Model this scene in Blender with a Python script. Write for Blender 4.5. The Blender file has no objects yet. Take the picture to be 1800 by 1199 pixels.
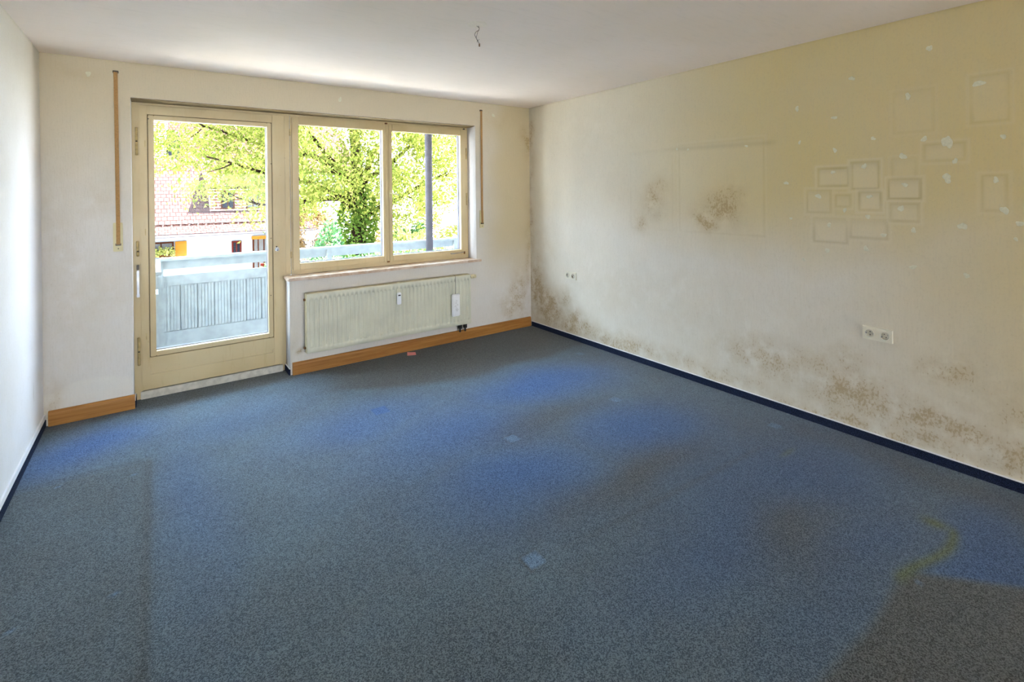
import bpy, bmesh, math, random
import numpy as np
from mathutils import Vector, Matrix

C = bpy.context.scene.collection
SC = bpy.context.scene
W, H = 4.112, 2.5              # room width and height in metres
YB = -12.0                     # wall behind the camera
RD = 0.17                      # depth of the window recess to the frame face

# ------------------------------------------------------------------ camera
cd = bpy.data.cameras.new('camera')
cam = bpy.data.objects.new('camera', cd); C.objects.link(cam)
yaw, pitch, roll = 0.6272, -0.0018, -0.0109
fw = Vector((math.sin(yaw)*math.cos(pitch), math.cos(yaw)*math.cos(pitch), math.sin(pitch)))
rt = Vector((math.cos(yaw), -math.sin(yaw), 0)); up = rt.cross(fw)
r2 = rt*math.cos(roll)+up*math.sin(roll); u2 = -rt*math.sin(roll)+up*math.cos(roll)
M = Matrix((r2, u2, -fw)).transposed().to_4x4(); M.translation = Vector((0.6201, -4.536, 1.5264))
cam.matrix_world = M
cd.sensor_width = 36; cd.lens = 872.4*36/1800
cd.shift_x = -6.07/1800; cd.shift_y = -258.7/1800
cd.clip_start = 0.02; cd.clip_end = 300
SC.camera = cam

# ------------------------------------------------------------------ light
SC.view_settings.view_transform = 'Standard'
SC.view_settings.look = 'None'
SC.view_settings.gamma = 1
SC.view_settings.use_curve_mapping = False
SC.view_settings.exposure = 3.5
SC.cycles.max_bounces = 16
SC.cycles.diffuse_bounces = 12
SC.cycles.transparent_max_bounces = 16
SC.cycles.sample_clamp_indirect = 0
SC.cycles.use_denoising = True
wd = bpy.data.worlds.new('sky'); SC.world = wd; wd.use_nodes = True
wt = wd.node_tree; wt.nodes.clear()
wo = wt.nodes.new('ShaderNodeOutputWorld'); bg = wt.nodes.new('ShaderNodeBackground')
tc = wt.nodes.new('ShaderNodeTexCoord'); sp = wt.nodes.new('ShaderNodeSeparateXYZ'); cr = wt.nodes.new('ShaderNodeValToRGB')
wt.links.new(tc.outputs['Generated'], sp.inputs[0]); wt.links.new(sp.outputs['Z'], cr.inputs[0])
# the sky is brighter on the sun's side
mr = wt.nodes.new('ShaderNodeMapRange'); mr.inputs[1].default_value = -0.2; mr.inputs[2].default_value = 1.0; mr.inputs[3].default_value = 1.0; mr.inputs[4].default_value = 1.0
wt.links.new(sp.outputs['X'], mr.inputs[0]); vm = wt.nodes.new('ShaderNodeVectorMath'); vm.operation = 'SCALE'
wt.links.new(cr.outputs[0], vm.inputs[0]); wt.links.new(mr.outputs[0], vm.inputs['Scale']); wt.links.new(vm.outputs[0], bg.inputs[0]); wt.links.new(bg.outputs[0], wo.inputs[0])
e = cr.color_ramp.elements
e[0].position = 0.0; e[0].color = (0.85, 0.90, 1.0, 1)
e[1].position = 0.6; e[1].color = (0.55, 0.76, 1.0, 1)
bg.inputs[1].default_value = 2.6
sl = bpy.data.lights.new('sun', 'SUN'); sl.energy = 15.0; sl.angle = 0.01; sl.color = (1.0, 0.95, 0.93)
sun = bpy.data.objects.new('sun', sl); C.objects.link(sun)
sun.rotation_euler = Vector((0.50, -0.05, 0.86)).to_track_quat('Z', 'Y').to_euler()
sun.location = (0, -10, 20)
# daylight sampling helpers of the two glazed openings, the rear one added (portals give no light of their own)
BW = (0.5, 3.6, 0.2, 2.25)     # unseen second window behind the camera, added as fill light
for (x0, x1, z0, z1, yy) in ((0.6, 1.41, 0.33, 2.13, .30), (1.64, 3.31, 0.91, 2.16, .30), BW+(YB-.32,)):
    pl = bpy.data.lights.new('daylight_portal', 'AREA'); pl.shape = 'RECTANGLE'; pl.size = x1-x0; pl.size_y = z1-z0
    pl.cycles.is_portal = True
    po = bpy.data.objects.new('daylight_portal', pl); C.objects.link(po)
    po.location = ((x0+x1)/2, yy, (z0+z1)/2)
    po.rotation_euler = Vector((0, 1 if yy > 0 else -1, 0)).to_track_quat('Z', 'Y').to_euler()

# ------------------------------------------------------------------ node helpers
def lin(c):
    return tuple(((v/255)/12.92 if v/255 <= 0.04045 else ((v/255+0.055)/1.055)**2.4) for v in c)+(1,)

class NT:
    def __init__(s, name):
        s.m = bpy.data.materials.new(name); s.m.use_nodes = True
        s.t = s.m.node_tree; s.t.nodes.clear()
        s.out = s.n('ShaderNodeOutputMaterial')
    def n(s, t, **k):
        o = s.t.nodes.new(t)
        for a, v in k.items(): setattr(o, a, v)
        return o
    def link(s, a, b): s.t.links.new(a, b)
    def val(s, inp, v):
        if hasattr(v, 'is_output') or isinstance(v, bpy.types.NodeSocket): s.link(v, inp)
        elif isinstance(v, (tuple, list)) and len(v) == 3 and inp.type == 'RGBA': inp.default_value = tuple(v)+(1,)
        else: inp.default_value = v
    def pos(s, scale=(1, 1, 1)):
        g = s.n('ShaderNodeNewGeometry'); m = s.n('ShaderNodeVectorMath', operation='MULTIPLY')
        s.link(g.outputs['Position'], m.inputs[0]); m.inputs[1].default_value = scale
        return m.outputs[0]
    def obj(s, scale=(1, 1, 1)):
        g = s.n('ShaderNodeTexCoord'); m = s.n('ShaderNodeVectorMath', operation='MULTIPLY')
        s.link(g.outputs['Object'], m.inputs[0]); m.inputs[1].default_value = scale
        return m.outputs[0]
    def noise(s, vec, scale=5, detail=3, rough=0.5, dist=0):
        o = s.n('ShaderNodeTexNoise'); s.link(vec, o.inputs['Vector'])
        o.inputs['Scale'].default_value = scale; o.inputs['Detail'].default_value = detail
        o.inputs['Roughness'].default_value = rough; o.inputs['Distortion'].default_value = dist
        return o.outputs['Fac']
    def math(s, op, a, b=0.0, c=0.0, clamp=False):
        o = s.n('ShaderNodeMath', operation=op); o.use_clamp = clamp
        for i, v in enumerate((a, b, c)): s.val(o.inputs[i], v)
        return o.outputs[0]
    def ss(s, v, a, b):
        o = s.n('ShaderNodeMapRange'); o.interpolation_type = 'SMOOTHSTEP'
        s.val(o.inputs[0], v); s.val(o.inputs[1], a); s.val(o.inputs[2], b)
        return o.outputs[0]
    def mix(s, f, a, b, mode='MIX'):
        o = s.n('ShaderNodeMix', data_type='RGBA', blend_type=mode)
        s.val(o.inputs[0], f); s.val(o.inputs[6], a); s.val(o.inputs[7], b)
        return o.outputs[2]
    def attr(s, name):
        o = s.n('ShaderNodeAttribute'); o.attribute_name = name
        return o.outputs['Fac']
    def bump(s, h, strength=0.3, dist=0.01):
        o = s.n('ShaderNodeBump'); s.val(o.inputs['Height'], h)
        o.inputs['Strength'].default_value = strength; o.inputs['Distance'].default_value = dist
        return o.outputs[0]
    def bsdf(s, col, rough=0.6, metal=0.0, normal=None, spec=0.5, sheen=0.0):
        o = s.n('ShaderNodeBsdfPrincipled'); s.val(o.inputs['Base Color'], col)
        s.val(o.inputs['Roughness'], rough); s.val(o.inputs['Metallic'], metal)
        o.inputs['Specular IOR Level'].default_value = spec
        o.inputs['Sheen Weight'].default_value = sheen
        if normal is not None: s.link(normal, o.inputs['Normal'])
        return o
    def done(s, sh):
        s.link(sh.outputs[0] if hasattr(sh, 'outputs') else sh, s.out.inputs[0]); return s.m

EXT = 0.185                     # reflectance scale for things outside, lowered to hold back their daylight brightness
def ext(c, k=1.0):
    return tuple(v*EXT*k for v in lin(c)[:3])+(1,)

def outside(name, col, k=1.0, var=0.08, scale=12):
    t = NT(name); n = t.noise(t.obj(), scale, 4); c = ext(col, k)
    d = t.n('ShaderNodeBsdfDiffuse')
    t.link(t.mix(t.ss(n, 0.3, 0.7), tuple(x*(1-var*2) for x in c[:3])+(1,), c), d.inputs[0])
    return t.done(d)

def simple(name, col, rough=0.6, metal=0.0, var=0.08, scale=12, bump=0.0, bscale=60, spec=0.5):
    t = NT(name); v = t.obj(); n = t.noise(v, scale, 4)
    c = lin(col); d = tuple(max(0, x*(1-var*2)) for x in c[:3])+(1,)
    col_ = t.mix(t.ss(n, 0.3, 0.7), d, c)
    nm = t.bump(t.noise(v, bscale, 3), bump, 0.004) if bump else None
    return t.done(t.bsdf(col_, rough, metal, nm, spec))

# ------------------------------------------------------------------ materials
def wall_mat(name, white, yellow, mould=True):
    t = NT(name); p = t.pos()
    base = t.mix(t.attr('yellowing'), lin(white), lin(yellow))
    big = t.noise(t.pos(), 1.3, 3)
    base = t.mix(t.math('MULTIPLY', t.ss(big, 0.35, 0.7), 0.25), base, lin((198, 188, 166)))
    fib = t.noise(t.pos((110, 110, 12)), 1.0, 4)
    base = t.mix(t.math('MULTIPLY', t.ss(fib, 0.4, 0.8), 0.13), base, lin((182, 174, 158)))
    fine = t.noise(t.pos((1, 1, .75)), 95, 2)
    base = t.mix(t.math('MULTIPLY', t.ss(fine, 0.5, 0.75), 0.10), base, lin((160, 150, 125)))
    # imprints of pictures that hung here: dark dust line, pale inside
    base = t.mix(t.math('MULTIPLY', t.attr('dust_line'), 0.42), base, lin((138, 122, 84)))
    base = t.mix(t.math('MULTIPLY', t.attr('pale'), 0.35), base, lin((232, 228, 214)))
    if mould:
        m = t.attr('mould')
        n1 = t.noise(t.pos((1, 1, .7)), 72, 4, 0.6, 0.2)
        n2 = t.noise(t.pos(), 9, 3, 0.6)
        thr = t.math('SUBTRACT', 0.66, t.math('MULTIPLY', m, 0.24))
        n = t.math('ADD', t.math('MULTIPLY', n1, 0.65), t.math('MULTIPLY', n2, 0.35))
        sp_ = t.ss(n, thr, t.math('ADD', thr, 0.09))
        base = t.mix(t.math('MULTIPLY', t.math('MULTIPLY', m, t.ss(n2, 0.25, 0.6)), 0.75), base, lin((178, 158, 120)))
        base = t.mix(t.math('MULTIPLY', t.math('MULTIPLY', sp_, t.ss(m, 0.02, 0.3)), 0.40), base, lin((146, 114, 58)))
    h = t.math('ADD', t.math('MULTIPLY', fib, 0.6), t.math('MULTIPLY', fine, 0.4))
    return t.done(t.bsdf(base, 0.85, 0, t.bump(h, 0.35, 0.004), 0.2))

M_wr = wall_mat('wallpaper_yellowed', (222, 220, 214), (206, 188, 138))
M_wf = wall_mat('wallpaper_window_side', (222, 220, 220), (200, 184, 150))
M_plain = wall_mat('wallpaper_plain', (224, 224, 228), (220, 213, 194), False)

t = NT('ceiling_paint')
b = t.mix(t.math('MULTIPLY', t.ss(t.noise(t.pos(), 0.9, 3), 0.4, 0.7), 0.3), lin((241, 229, 220)), lin((224, 209, 184)))
b = t.mix(t.math('MULTIPLY', t.ss(t.noise(t.pos((9, 50, 9)), 1, 3), 0.5, 0.8), 0.08), b, lin((170, 165, 150)))
M_ceil = t.done(t.bsdf(b, 0.9, 0, t.bump(t.noise(t.pos(), 120, 2), 0.2, 0.003), 0.2))

t = NT('blue_carpet')
p = t.pos()
f1 = t.noise(p, 330, 2, 0.6); f2 = t.noise(t.pos((1, 1, 1)), 190, 3, 0.6); f3 = t.noise(p, 3.0, 4)
b = t.mix(t.ss(f3, 0.35, 0.7), lin((78, 94, 106)), lin((84, 104, 118)))
b = t.mix(t.attr('faded_blue'), b, lin((18, 84, 152)))
b = t.mix(t.attr('deep_blue'), b, lin((14, 62, 112)))
b = t.mix(t.attr('brown'), b, lin((62, 58, 52)))
b = t.mix(t.attr('green_stain'), b, lin((80, 90, 20)))
b = t.mix(t.attr('clean_lit_patch'), b, lin((96, 128, 164)))
b = t.mix(t.math('MULTIPLY', t.attr('line'), 0.75), b, lin((48, 42, 36)))
vo = t.n('ShaderNodeTexVoronoi'); t.link(p, vo.inputs['Vector']); vo.inputs['Scale'].default_value = 290
vs_ = t.n('ShaderNodeSeparateColor'); t.link(vo.outputs['Color'], vs_.inputs[0])
pep = t.math('ADD', t.math('MULTIPLY', f2, 0.5), t.math('MULTIPLY', vs_.outputs[0], 0.5))
b = t.mix(t.ss(pep, 0.25, 0.75), t.mix(0.58, b, (0.002, 0.003, 0.005, 1)), t.mix(0.13, b, lin((188, 198, 204))))
M_carpet = t.done(t.bsdf(b, 0.95, 0, t.bump(pep, 0.22, 0.003), 0.1, sheen=0.15))

t = NT('carpet_edging'); p = t.pos()
pep = t.noise(p, 240, 2)
M_strip = t.done(t.bsdf(t.mix(t.ss(pep, 0.4, 0.65), lin((22, 28, 44)), lin((44, 54, 80))), 0.95, 0, t.bump(pep, 0.6, 0.003), 0.1))

def wood(name, a, b_, sc=(2.5, 60, 60), rough=0.5):
    t = NT(name); n = t.noise(t.pos(sc), 1, 5, 0.6, 0.6)
    return t.done(t.bsdf(t.mix(t.ss(n, 0.3, 0.72), lin(a), lin(b_)), rough, 0, t.bump(n, 0.1, 0.002), 0.3))
M_bounce = wood('pale_bounce_floor', (206, 202, 196), (218, 215, 210), (40, 3, 3), .4)
M_wood = wood('oak_baseboard', (150, 98, 42), (176, 124, 62))
M_wood2 = outside('weathered_brown_wood', (130, 74, 50))
M_wood3 = outside('orange_shutter_wood', (226, 156, 64), 1.7)

t = NT('aged_cream_paint')
p = t.pos()
n = t.noise(p, 2.0, 4); n2 = t.noise(t.pos((30, 30, 4)), 1, 4, 0.6)
b = t.mix(t.ss(n, 0.3, 0.7), lin((196, 174, 130)), lin((206, 188, 148)))
b = t.mix(t.math('MULTIPLY', t.ss(n2, 0.55, 0.75), 0.25), b, lin((176, 150, 100)))
ao = t.n('ShaderNodeNewGeometry')
b = t.mix(t.math('MULTIPLY', t.ss(t.noise(p, 22, 5, 0.7), 0.66, 0.72), 0.35), b, lin((128, 98, 58)))
M_cream = t.done(t.bsdf(b, 0.38, 0, t.bump(n2, 0.08, 0.002), 0.45))
M_groove = simple('grimy_groove', (128, 108, 70), 0.8)
M_hinge = simple('hinge_cream', (196, 172, 118), 0.4, var=0.15, scale=40)
M_whitepaint = simple('outer_white_paint', (232, 232, 236), 0.5, var=0.04)
M_outer = outside('outer_lavender_white_paint', (222, 218, 226), 1.9)
M_whitewood = simple('chipped_white_threshold', (206, 202, 190), 0.55, var=0.12, scale=30)
M_rad = simple('radiator_enamel', (212, 211, 192), 0.35, var=0.05, scale=6)
M_radside = simple('radiator_enamel_dirty', (196, 184, 146), 0.45, var=0.15, scale=20)
M_meter = simple('white_plastic', (236, 238, 242), 0.35, var=0.02)
M_thermo = simple('ivory_plastic', (224, 212, 172), 0.4, var=0.05)
M_ceramic = simple('white_ceramic', (238, 238, 240), 0.2, var=0.03)
M_print = simple('grey_print', (168, 160, 160), 0.4, var=0.2)
M_dark = simple('black_rubber', (34, 30, 28), 0.6, var=0.2)
M_steel = simple('worn_steel', (170, 170, 172), 0.28, 1.0, var=0.1)
M_darksteel = simple('dark_steel', (96, 88, 80), 0.45, 0.8, var=0.2)
M_brass = simple('rusty_brass', (136, 92, 48), 0.5, 0.6, var=0.25, scale=60)
M_strap = simple('tan_webbing', (176, 134, 82), 0.8, var=0.1, scale=90, bump=0.4, bscale=300)
M_ivory = simple('yellowed_ivory_plastic', (212, 200, 152), 0.4, var=0.05)
M_socket = simple('ivory_socket_plastic', (222, 218, 202), 0.35, var=0.03)
M_plate = simple('ivory_plate_plastic', (224, 219, 200), 0.35, var=0.03)
M_sockhole = simple('socket_shadowed_hole', (40, 36, 30), 0.7)
M_pink = simple('pink_paper', (240, 150, 150), 0.8, var=0.03)
M_filler = simple('white_filler', (214, 211, 188), 0.9, var=0.06, scale=80, bump=0.3)
M_wire = simple('wire_sheath', (112, 98, 84), 0.5, var=0.2)
M_plaster = simple('ceiling_plaster', (240, 229, 214), 0.9, var=0.04, scale=60, bump=0.4)
t = NT('sill_stone'); n = t.noise(t.pos(), 9, 6, 0.65, 1.0)
M_sill = t.done(t.bsdf(t.mix(t.ss(n, 0.35, 0.65), lin((190, 160, 134)), lin((218, 200, 184))), 0.25, 0, None, 0.5))
M_rail = outside('pale_blue_paint', (168, 174, 173), 5.6)
M_pole = outside('grey_steel_pole', (96, 92, 96), 4.5)
M_deck = simple('pale_balcony_tiles', (216, 212, 212), 0.8, var=0.1)
M_render = outside('white_render', (198, 205, 220), 2.4)
M_concrete = simple('rough_concrete', (150, 148, 144), 0.9, var=0.1)
M_ground = simple('pale_gravel_ground', (182, 178, 168), 0.95, var=0.12, scale=1.0)
M_bark = outside('tree_bark', (92, 74, 60), 1, .25, 14)
M_glassdark = outside('window_dark', (70, 76, 92), 1)
M_curtain = outside('net_curtain', (196, 196, 200), 1)
M_redframe = outside('red_window_frame', (150, 62, 52), 1)

def tiles(name, a, b_, m):
    t = NT(name); br = t.n('ShaderNodeTexBrick')
    t.link(t.obj(), br.inputs['Vector'])
    br.inputs['Color1'].default_value = ext(a, .62); br.inputs['Color2'].default_value = ext(b_, .55); br.inputs['Mortar'].default_value = ext(m, .5)
    br.inputs['Scale'].default_value = 1.0; br.inputs['Brick Width'].default_value = 0.2; br.inputs['Row Height'].default_value = 0.28
    br.inputs['Mortar Size'].default_value = 0.02
    c = t.mix(t.math('MULTIPLY', t.noise(t.obj(), 2.0, 4), 0.4), br.outputs[0], ext(m, .3))
    return t.done(t.bsdf(c, 0.85, spec=0.0))
M_tile = tiles('clay_roof_tiles', (196, 150, 140), (178, 134, 126), (118, 84, 80))
def brick():
    t = NT('salmon_brick'); br = t.n('ShaderNodeTexBrick')
    sx = t.n('ShaderNodeSeparateXYZ'); cb = t.n('ShaderNodeCombineXYZ'); t.link(t.pos(), sx.inputs[0])
    t.link(t.math('ADD', sx.outputs[0], sx.outputs[1]), cb.inputs[0]); t.link(sx.outputs[2], cb.inputs[1]); t.link(cb.outputs[0], br.inputs['Vector'])
    br.inputs['Color1'].default_value = ext((206, 140, 122)); br.inputs['Color2'].default_value = ext((186, 120, 104)); br.inputs['Mortar'].default_value = lin((200, 180, 170))
    br.inputs['Scale'].default_value = 1.0; br.inputs['Brick Width'].default_value = 0.3; br.inputs['Row Height'].default_value = 0.13; br.inputs['Mortar Size'].default_value = 0.02
    return t.done(t.bsdf(br.outputs[0], 0.9, spec=0.0))
M_brick = brick()

def leafmat(name, a, b_, trans=0.45):
    t = NT(name)
    g = t.n('ShaderNodeNewGeometry')
    c = t.mix(g.outputs['Random Per Island'], ext(a, 3.9), ext(b_, 3.9))
    d = t.n('ShaderNodeBsdfDiffuse'); tr = t.n('ShaderNodeBsdfTranslucent'); mx = t.n('ShaderNodeMixShader')
    t.link(c, d.inputs[0]); t.link(c, tr.inputs[0]); mx.inputs[0].default_value = trans
    t.link(d.outputs[0], mx.inputs[1]); t.link(tr.outputs[0], mx.inputs[2])
    return t.done(mx.outputs[0])
M_leaf = leafmat('walnut_leaves', (96, 112, 40), (154, 154, 78))
M_leaf2 = leafmat('ivy_leaves', (74, 104, 34), (120, 140, 66), 0.3)
M_leaf3 = leafmat('bluish_green_leaves', (66, 108, 62), (104, 140, 90), 0.3)
M_leaf4 = leafmat('brownish_leaves', (120, 96, 62), (158, 132, 96), 0.3)
M_leaf5 = leafmat('pale_yellow_leaves', (142, 146, 70), (172, 172, 102), 0.35)

def glass():
    t = NT('window_glass'); tr = t.n('ShaderNodeBsdfTransparent'); gl = t.n('ShaderNodeBsdfGlossy'); 
    tr.inputs[0].default_value = (0.96, 0.975, 0.97, 1); gl.inputs[1].default_value = 0.0; 
    mx = t.n('ShaderNodeMixShader'); mx.inputs[0].default_value = 0.004; t.link(tr.outputs[0], mx.inputs[1]); t.link(gl.outputs[0], mx.inputs[2])
    return t.done(mx.outputs[0])
M_glass = glass()

# ------------------------------------------------------------------ mesh helpers
class MB:
    def __init__(s): s.b = bmesh.new()
    def box(s, x0, x1, y0, y1, z0, z1, bev=0.0, seg=2):
        r = bmesh.ops.create_cube(s.b, size=1)
        vs = r['verts']
        for v in vs:
            v.co = Vector(((x0+x1)/2+v.co.x*(x1-x0), (y0+y1)/2+v.co.y*(y1-y0), (z0+z1)/2+v.co.z*(z1-z0)))
        if bev:
            es = list({e_ for v in vs for e_ in v.link_edges})
            bmesh.ops.bevel(s.b, geom=es, offset=bev, segments=seg, affect='EDGES', clamp_overlap=True)
        return s
    def cyl(s, p0, p1, r0, r1=None, seg=20, caps=True):
        p0, p1 = Vector(p0), Vector(p1); r1 = r0 if r1 is None else r1
        q = (p1-p0).to_track_quat('Z', 'Y')
        a = [s.b.verts.new(p0+q@Vector((math.cos(2*math.pi*i/seg)*r0, math.sin(2*math.pi*i/seg)*r0, 0))) for i in range(seg)]
        c = [s.b.verts.new(p1+q@Vector((math.cos(2*math.pi*i/seg)*r1, math.sin(2*math.pi*i/seg)*r1, 0))) for i in range(seg)]
        for i in range(seg):
            f = s.b.faces.new((a[i], a[(i+1) % seg], c[(i+1) % seg], c[i])); f.smooth = True
        if caps: s.b.faces.new(a[::-1]); s.b.faces.new(c)
        return s
    def tube(s, pts, r, seg=8, r1=None):
        pts = [Vector(p) for p in pts]; rings = []
        n = len(pts)
        for k, p in enumerate(pts):
            d = (pts[min(k+1, n-1)]-pts[max(k-1, 0)]).normalized(); q = d.to_track_quat('Z', 'Y')
            rr = r if r1 is None else r+(r1-r)*k/(n-1)
            rings.append([s.b.verts.new(p+q@Vector((math.cos(2*math.pi*i/seg)*rr, math.sin(2*math.pi*i/seg)*rr, 0))) for i in range(seg)])
        for k in range(n-1):
            a, c = rings[k], rings[k+1]
            off = min(range(seg), key=lambda o: (a[0].co-c[o].co).length)
            for i in range(seg):
                f = s.b.faces.new((a[i], a[(i+1) % seg], c[(i+1+off) % seg], c[(i+off) % seg])); f.smooth = True
        s.b.faces.new(rings[0][::-1]); s.b.faces.new(rings[-1])
        return s
    def poly(s, pts, vec):
        """prism: polygon pts extruded by vec"""
        a = [s.b.verts.new(Vector(p)) for p in pts]; v = Vector(vec)
        c = [s.b.verts.new(Vector(p)+v) for p in pts]
        s.b.faces.new(a[::-1]); s.b.faces.new(c)
        n = len(pts)
        for i in range(n): s.b.faces.new((a[i], a[(i+1) % n], c[(i+1) % n], c[i]))
        return s
    def frame(s, x0, x1, z0, z1, wl, wr, wb, wt_, y0, y1, bev=0.002):
        s.box(x0, x0+wl, y0, y1, z0, z1, bev); s.box(x1-wr, x1, y0, y1, z0, z1, bev)
        s.box(x0+wl, x1-wr, y0, y1, z0, z0+wb, bev); s.box(x0+wl, x1-wr, y0, y1, z1-wt_, z1, bev)
        return s
    def dome(s, c, rx, ry, rz, seg=16, rings=8):
        r = bmesh.ops.create_uvsphere(s.b, u_segments=seg, v_segments=rings, radius=1)
        for v in r['verts']: v.co = Vector((c[0]+v.co.x*rx, c[1]+v.co.y*ry, c[2]+v.co.z*rz))
        for f in {f for v in r['verts'] for f in v.link_faces}: f.smooth = True
        return s
    def build(s, name, mat, parent=None):
        bmesh.ops.recalc_face_normals(s.b, faces=s.b.faces)
        me = bpy.data.meshes.new(name); s.b.to_mesh(me); s.b.free()
        return link(name, me, mat, parent)

def link(name, me, mat, parent=None):
    o = bpy.data.objects.new(name, me); C.objects.link(o)
    if mat: me.materials.append(mat)
    if parent: o.parent = parent
    return o
def empty(name, loc=(0, 0, 0)):
    # anchored at its base; children keep world coordinates through their parent inverse
    o = bpy.data.objects.new(name, None); C.objects.link(o); o.location = loc; o.empty_display_size = 0.05
    return o
def adopt(root):
    inv = Matrix.Translation(-Vector(root.location))
    for ch in root.children: ch.matrix_parent_inverse = inv
def tag(o, label=None, cat=None, group=None, kind=None):
    for k, v in (('label', label), ('category', cat), ('group', group), ('kind', kind)):
        if v: o[k] = v
    return o
def structure(o): o['kind'] = 'structure'; return o

def npmesh(name, V, F, mat, parent=None, attrs=None, smooth=False):
    me = bpy.data.meshes.new(name)
    V = np.asarray(V, np.float32); F = np.asarray(F, np.int32); k = F.shape[1]
    me.vertices.add(len(V)); me.vertices.foreach_set('co', V.ravel())
    me.loops.add(F.size); me.loops.foreach_set('vertex_index', F.ravel())
    me.polygons.add(len(F)); me.polygons.foreach_set('loop_start', np.arange(0, F.size, k, dtype=np.int32))
    try: me.polygons.foreach_set('loop_total', np.full(len(F), k, np.int32))
    except Exception: pass
    me.update(calc_edges=True)
    for n_, a in (attrs or {}).items():
        at = me.attributes.new(n_, 'FLOAT', 'POINT'); at.data.foreach_set('value', np.asarray(a, np.float32).ravel())
    if smooth: me.polygons.foreach_set('use_smooth', np.ones(len(F), bool))
    return link(name, me, mat, parent)

def axis(a, b, step, *brk):
    """coordinates from a to b with the given breakpoints kept exact"""
    ks = sorted({a, b, *[k for k in brk if a < k < b]}); out = []
    for p, q in zip(ks[:-1], ks[1:]):
        n = max(1, int(round((q-p)/step))); out += list(np.linspace(p, q, n+1)[:-1])
    return np.array(out+[b])

def panel(name, us, vs, to_xyz, keep, mat, boxes, attrfn=None, flip=False):
    """a surface carrying stain masks, with solid boxes of masonry behind it: one mesh"""
    U, Vv = np.meshgrid(us, vs, indexing='ij'); nu, nv = U.shape
    P = np.stack(to_xyz(U, Vv), -1).reshape(-1, 3)
    idx = np.arange(nu*nv).reshape(nu, nv)
    uc = (us[:-1]+us[1:])/2; vc = (vs[:-1]+vs[1:])/2; UC, VC = np.meshgrid(uc, vc, indexing='ij')
    k = keep(UC, VC)
    q = np.stack([idx[:-1, :-1], idx[1:, :-1], idx[1:, 1:], idx[:-1, 1:]], -1)[k]
    if flip: q = q[:, ::-1]
    at = attrfn(U.ravel(), Vv.ravel()) if attrfn else {}
    n0 = len(P); BV = []; BF = []
    for (x0, x1, y0, y1, z0, z1) in boxes:
        o = n0+len(BV)
        BV += [(x0, y0, z0), (x1, y0, z0), (x1, y1, z0), (x0, y1, z0), (x0, y0, z1), (x1, y0, z1), (x1, y1, z1), (x0, y1, z1)]
        BF += [[o+i for i in f] for f in ((3, 2, 1, 0), (4, 5, 6, 7), (0, 1, 5, 4), (1, 2, 6, 5), (2, 3, 7, 6), (3, 0, 4, 7))]
    if BV: P = np.vstack([P, np.array(BV)]); q = np.vstack([q, np.array(BF)])
    at = {n_: np.concatenate([a, np.zeros(len(BV))]) for n_, a in at.items()}
    return npmesh(name, P, q, mat, attrs=at)

def G(u, v, cu, cv, su, sv, amp=1.0): return amp*np.exp(-((u-cu)/su)**2-((v-cv)/sv)**2)
def sstep(x, a, b):
    t_ = np.clip((x-a)/(b-a), 0, 1); return t_*t_*(3-2*t_)
_r = np.random.RandomState(5)
_ph = _r.rand(24, 3)
def wob(u, v, f=1.0):
    """smooth band-limited wobble in -1..1"""
    s_ = np.zeros_like(u)
    for i in range(8):
        a = _ph[i, 0]*6.28; k = f*(0.6+1.5*_ph[i, 1])*6.28
        s_ += np.sin(k*(u*np.cos(a)+v*np.sin(a))+_ph[i, 2]*6.28)
    return s_/4

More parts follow.
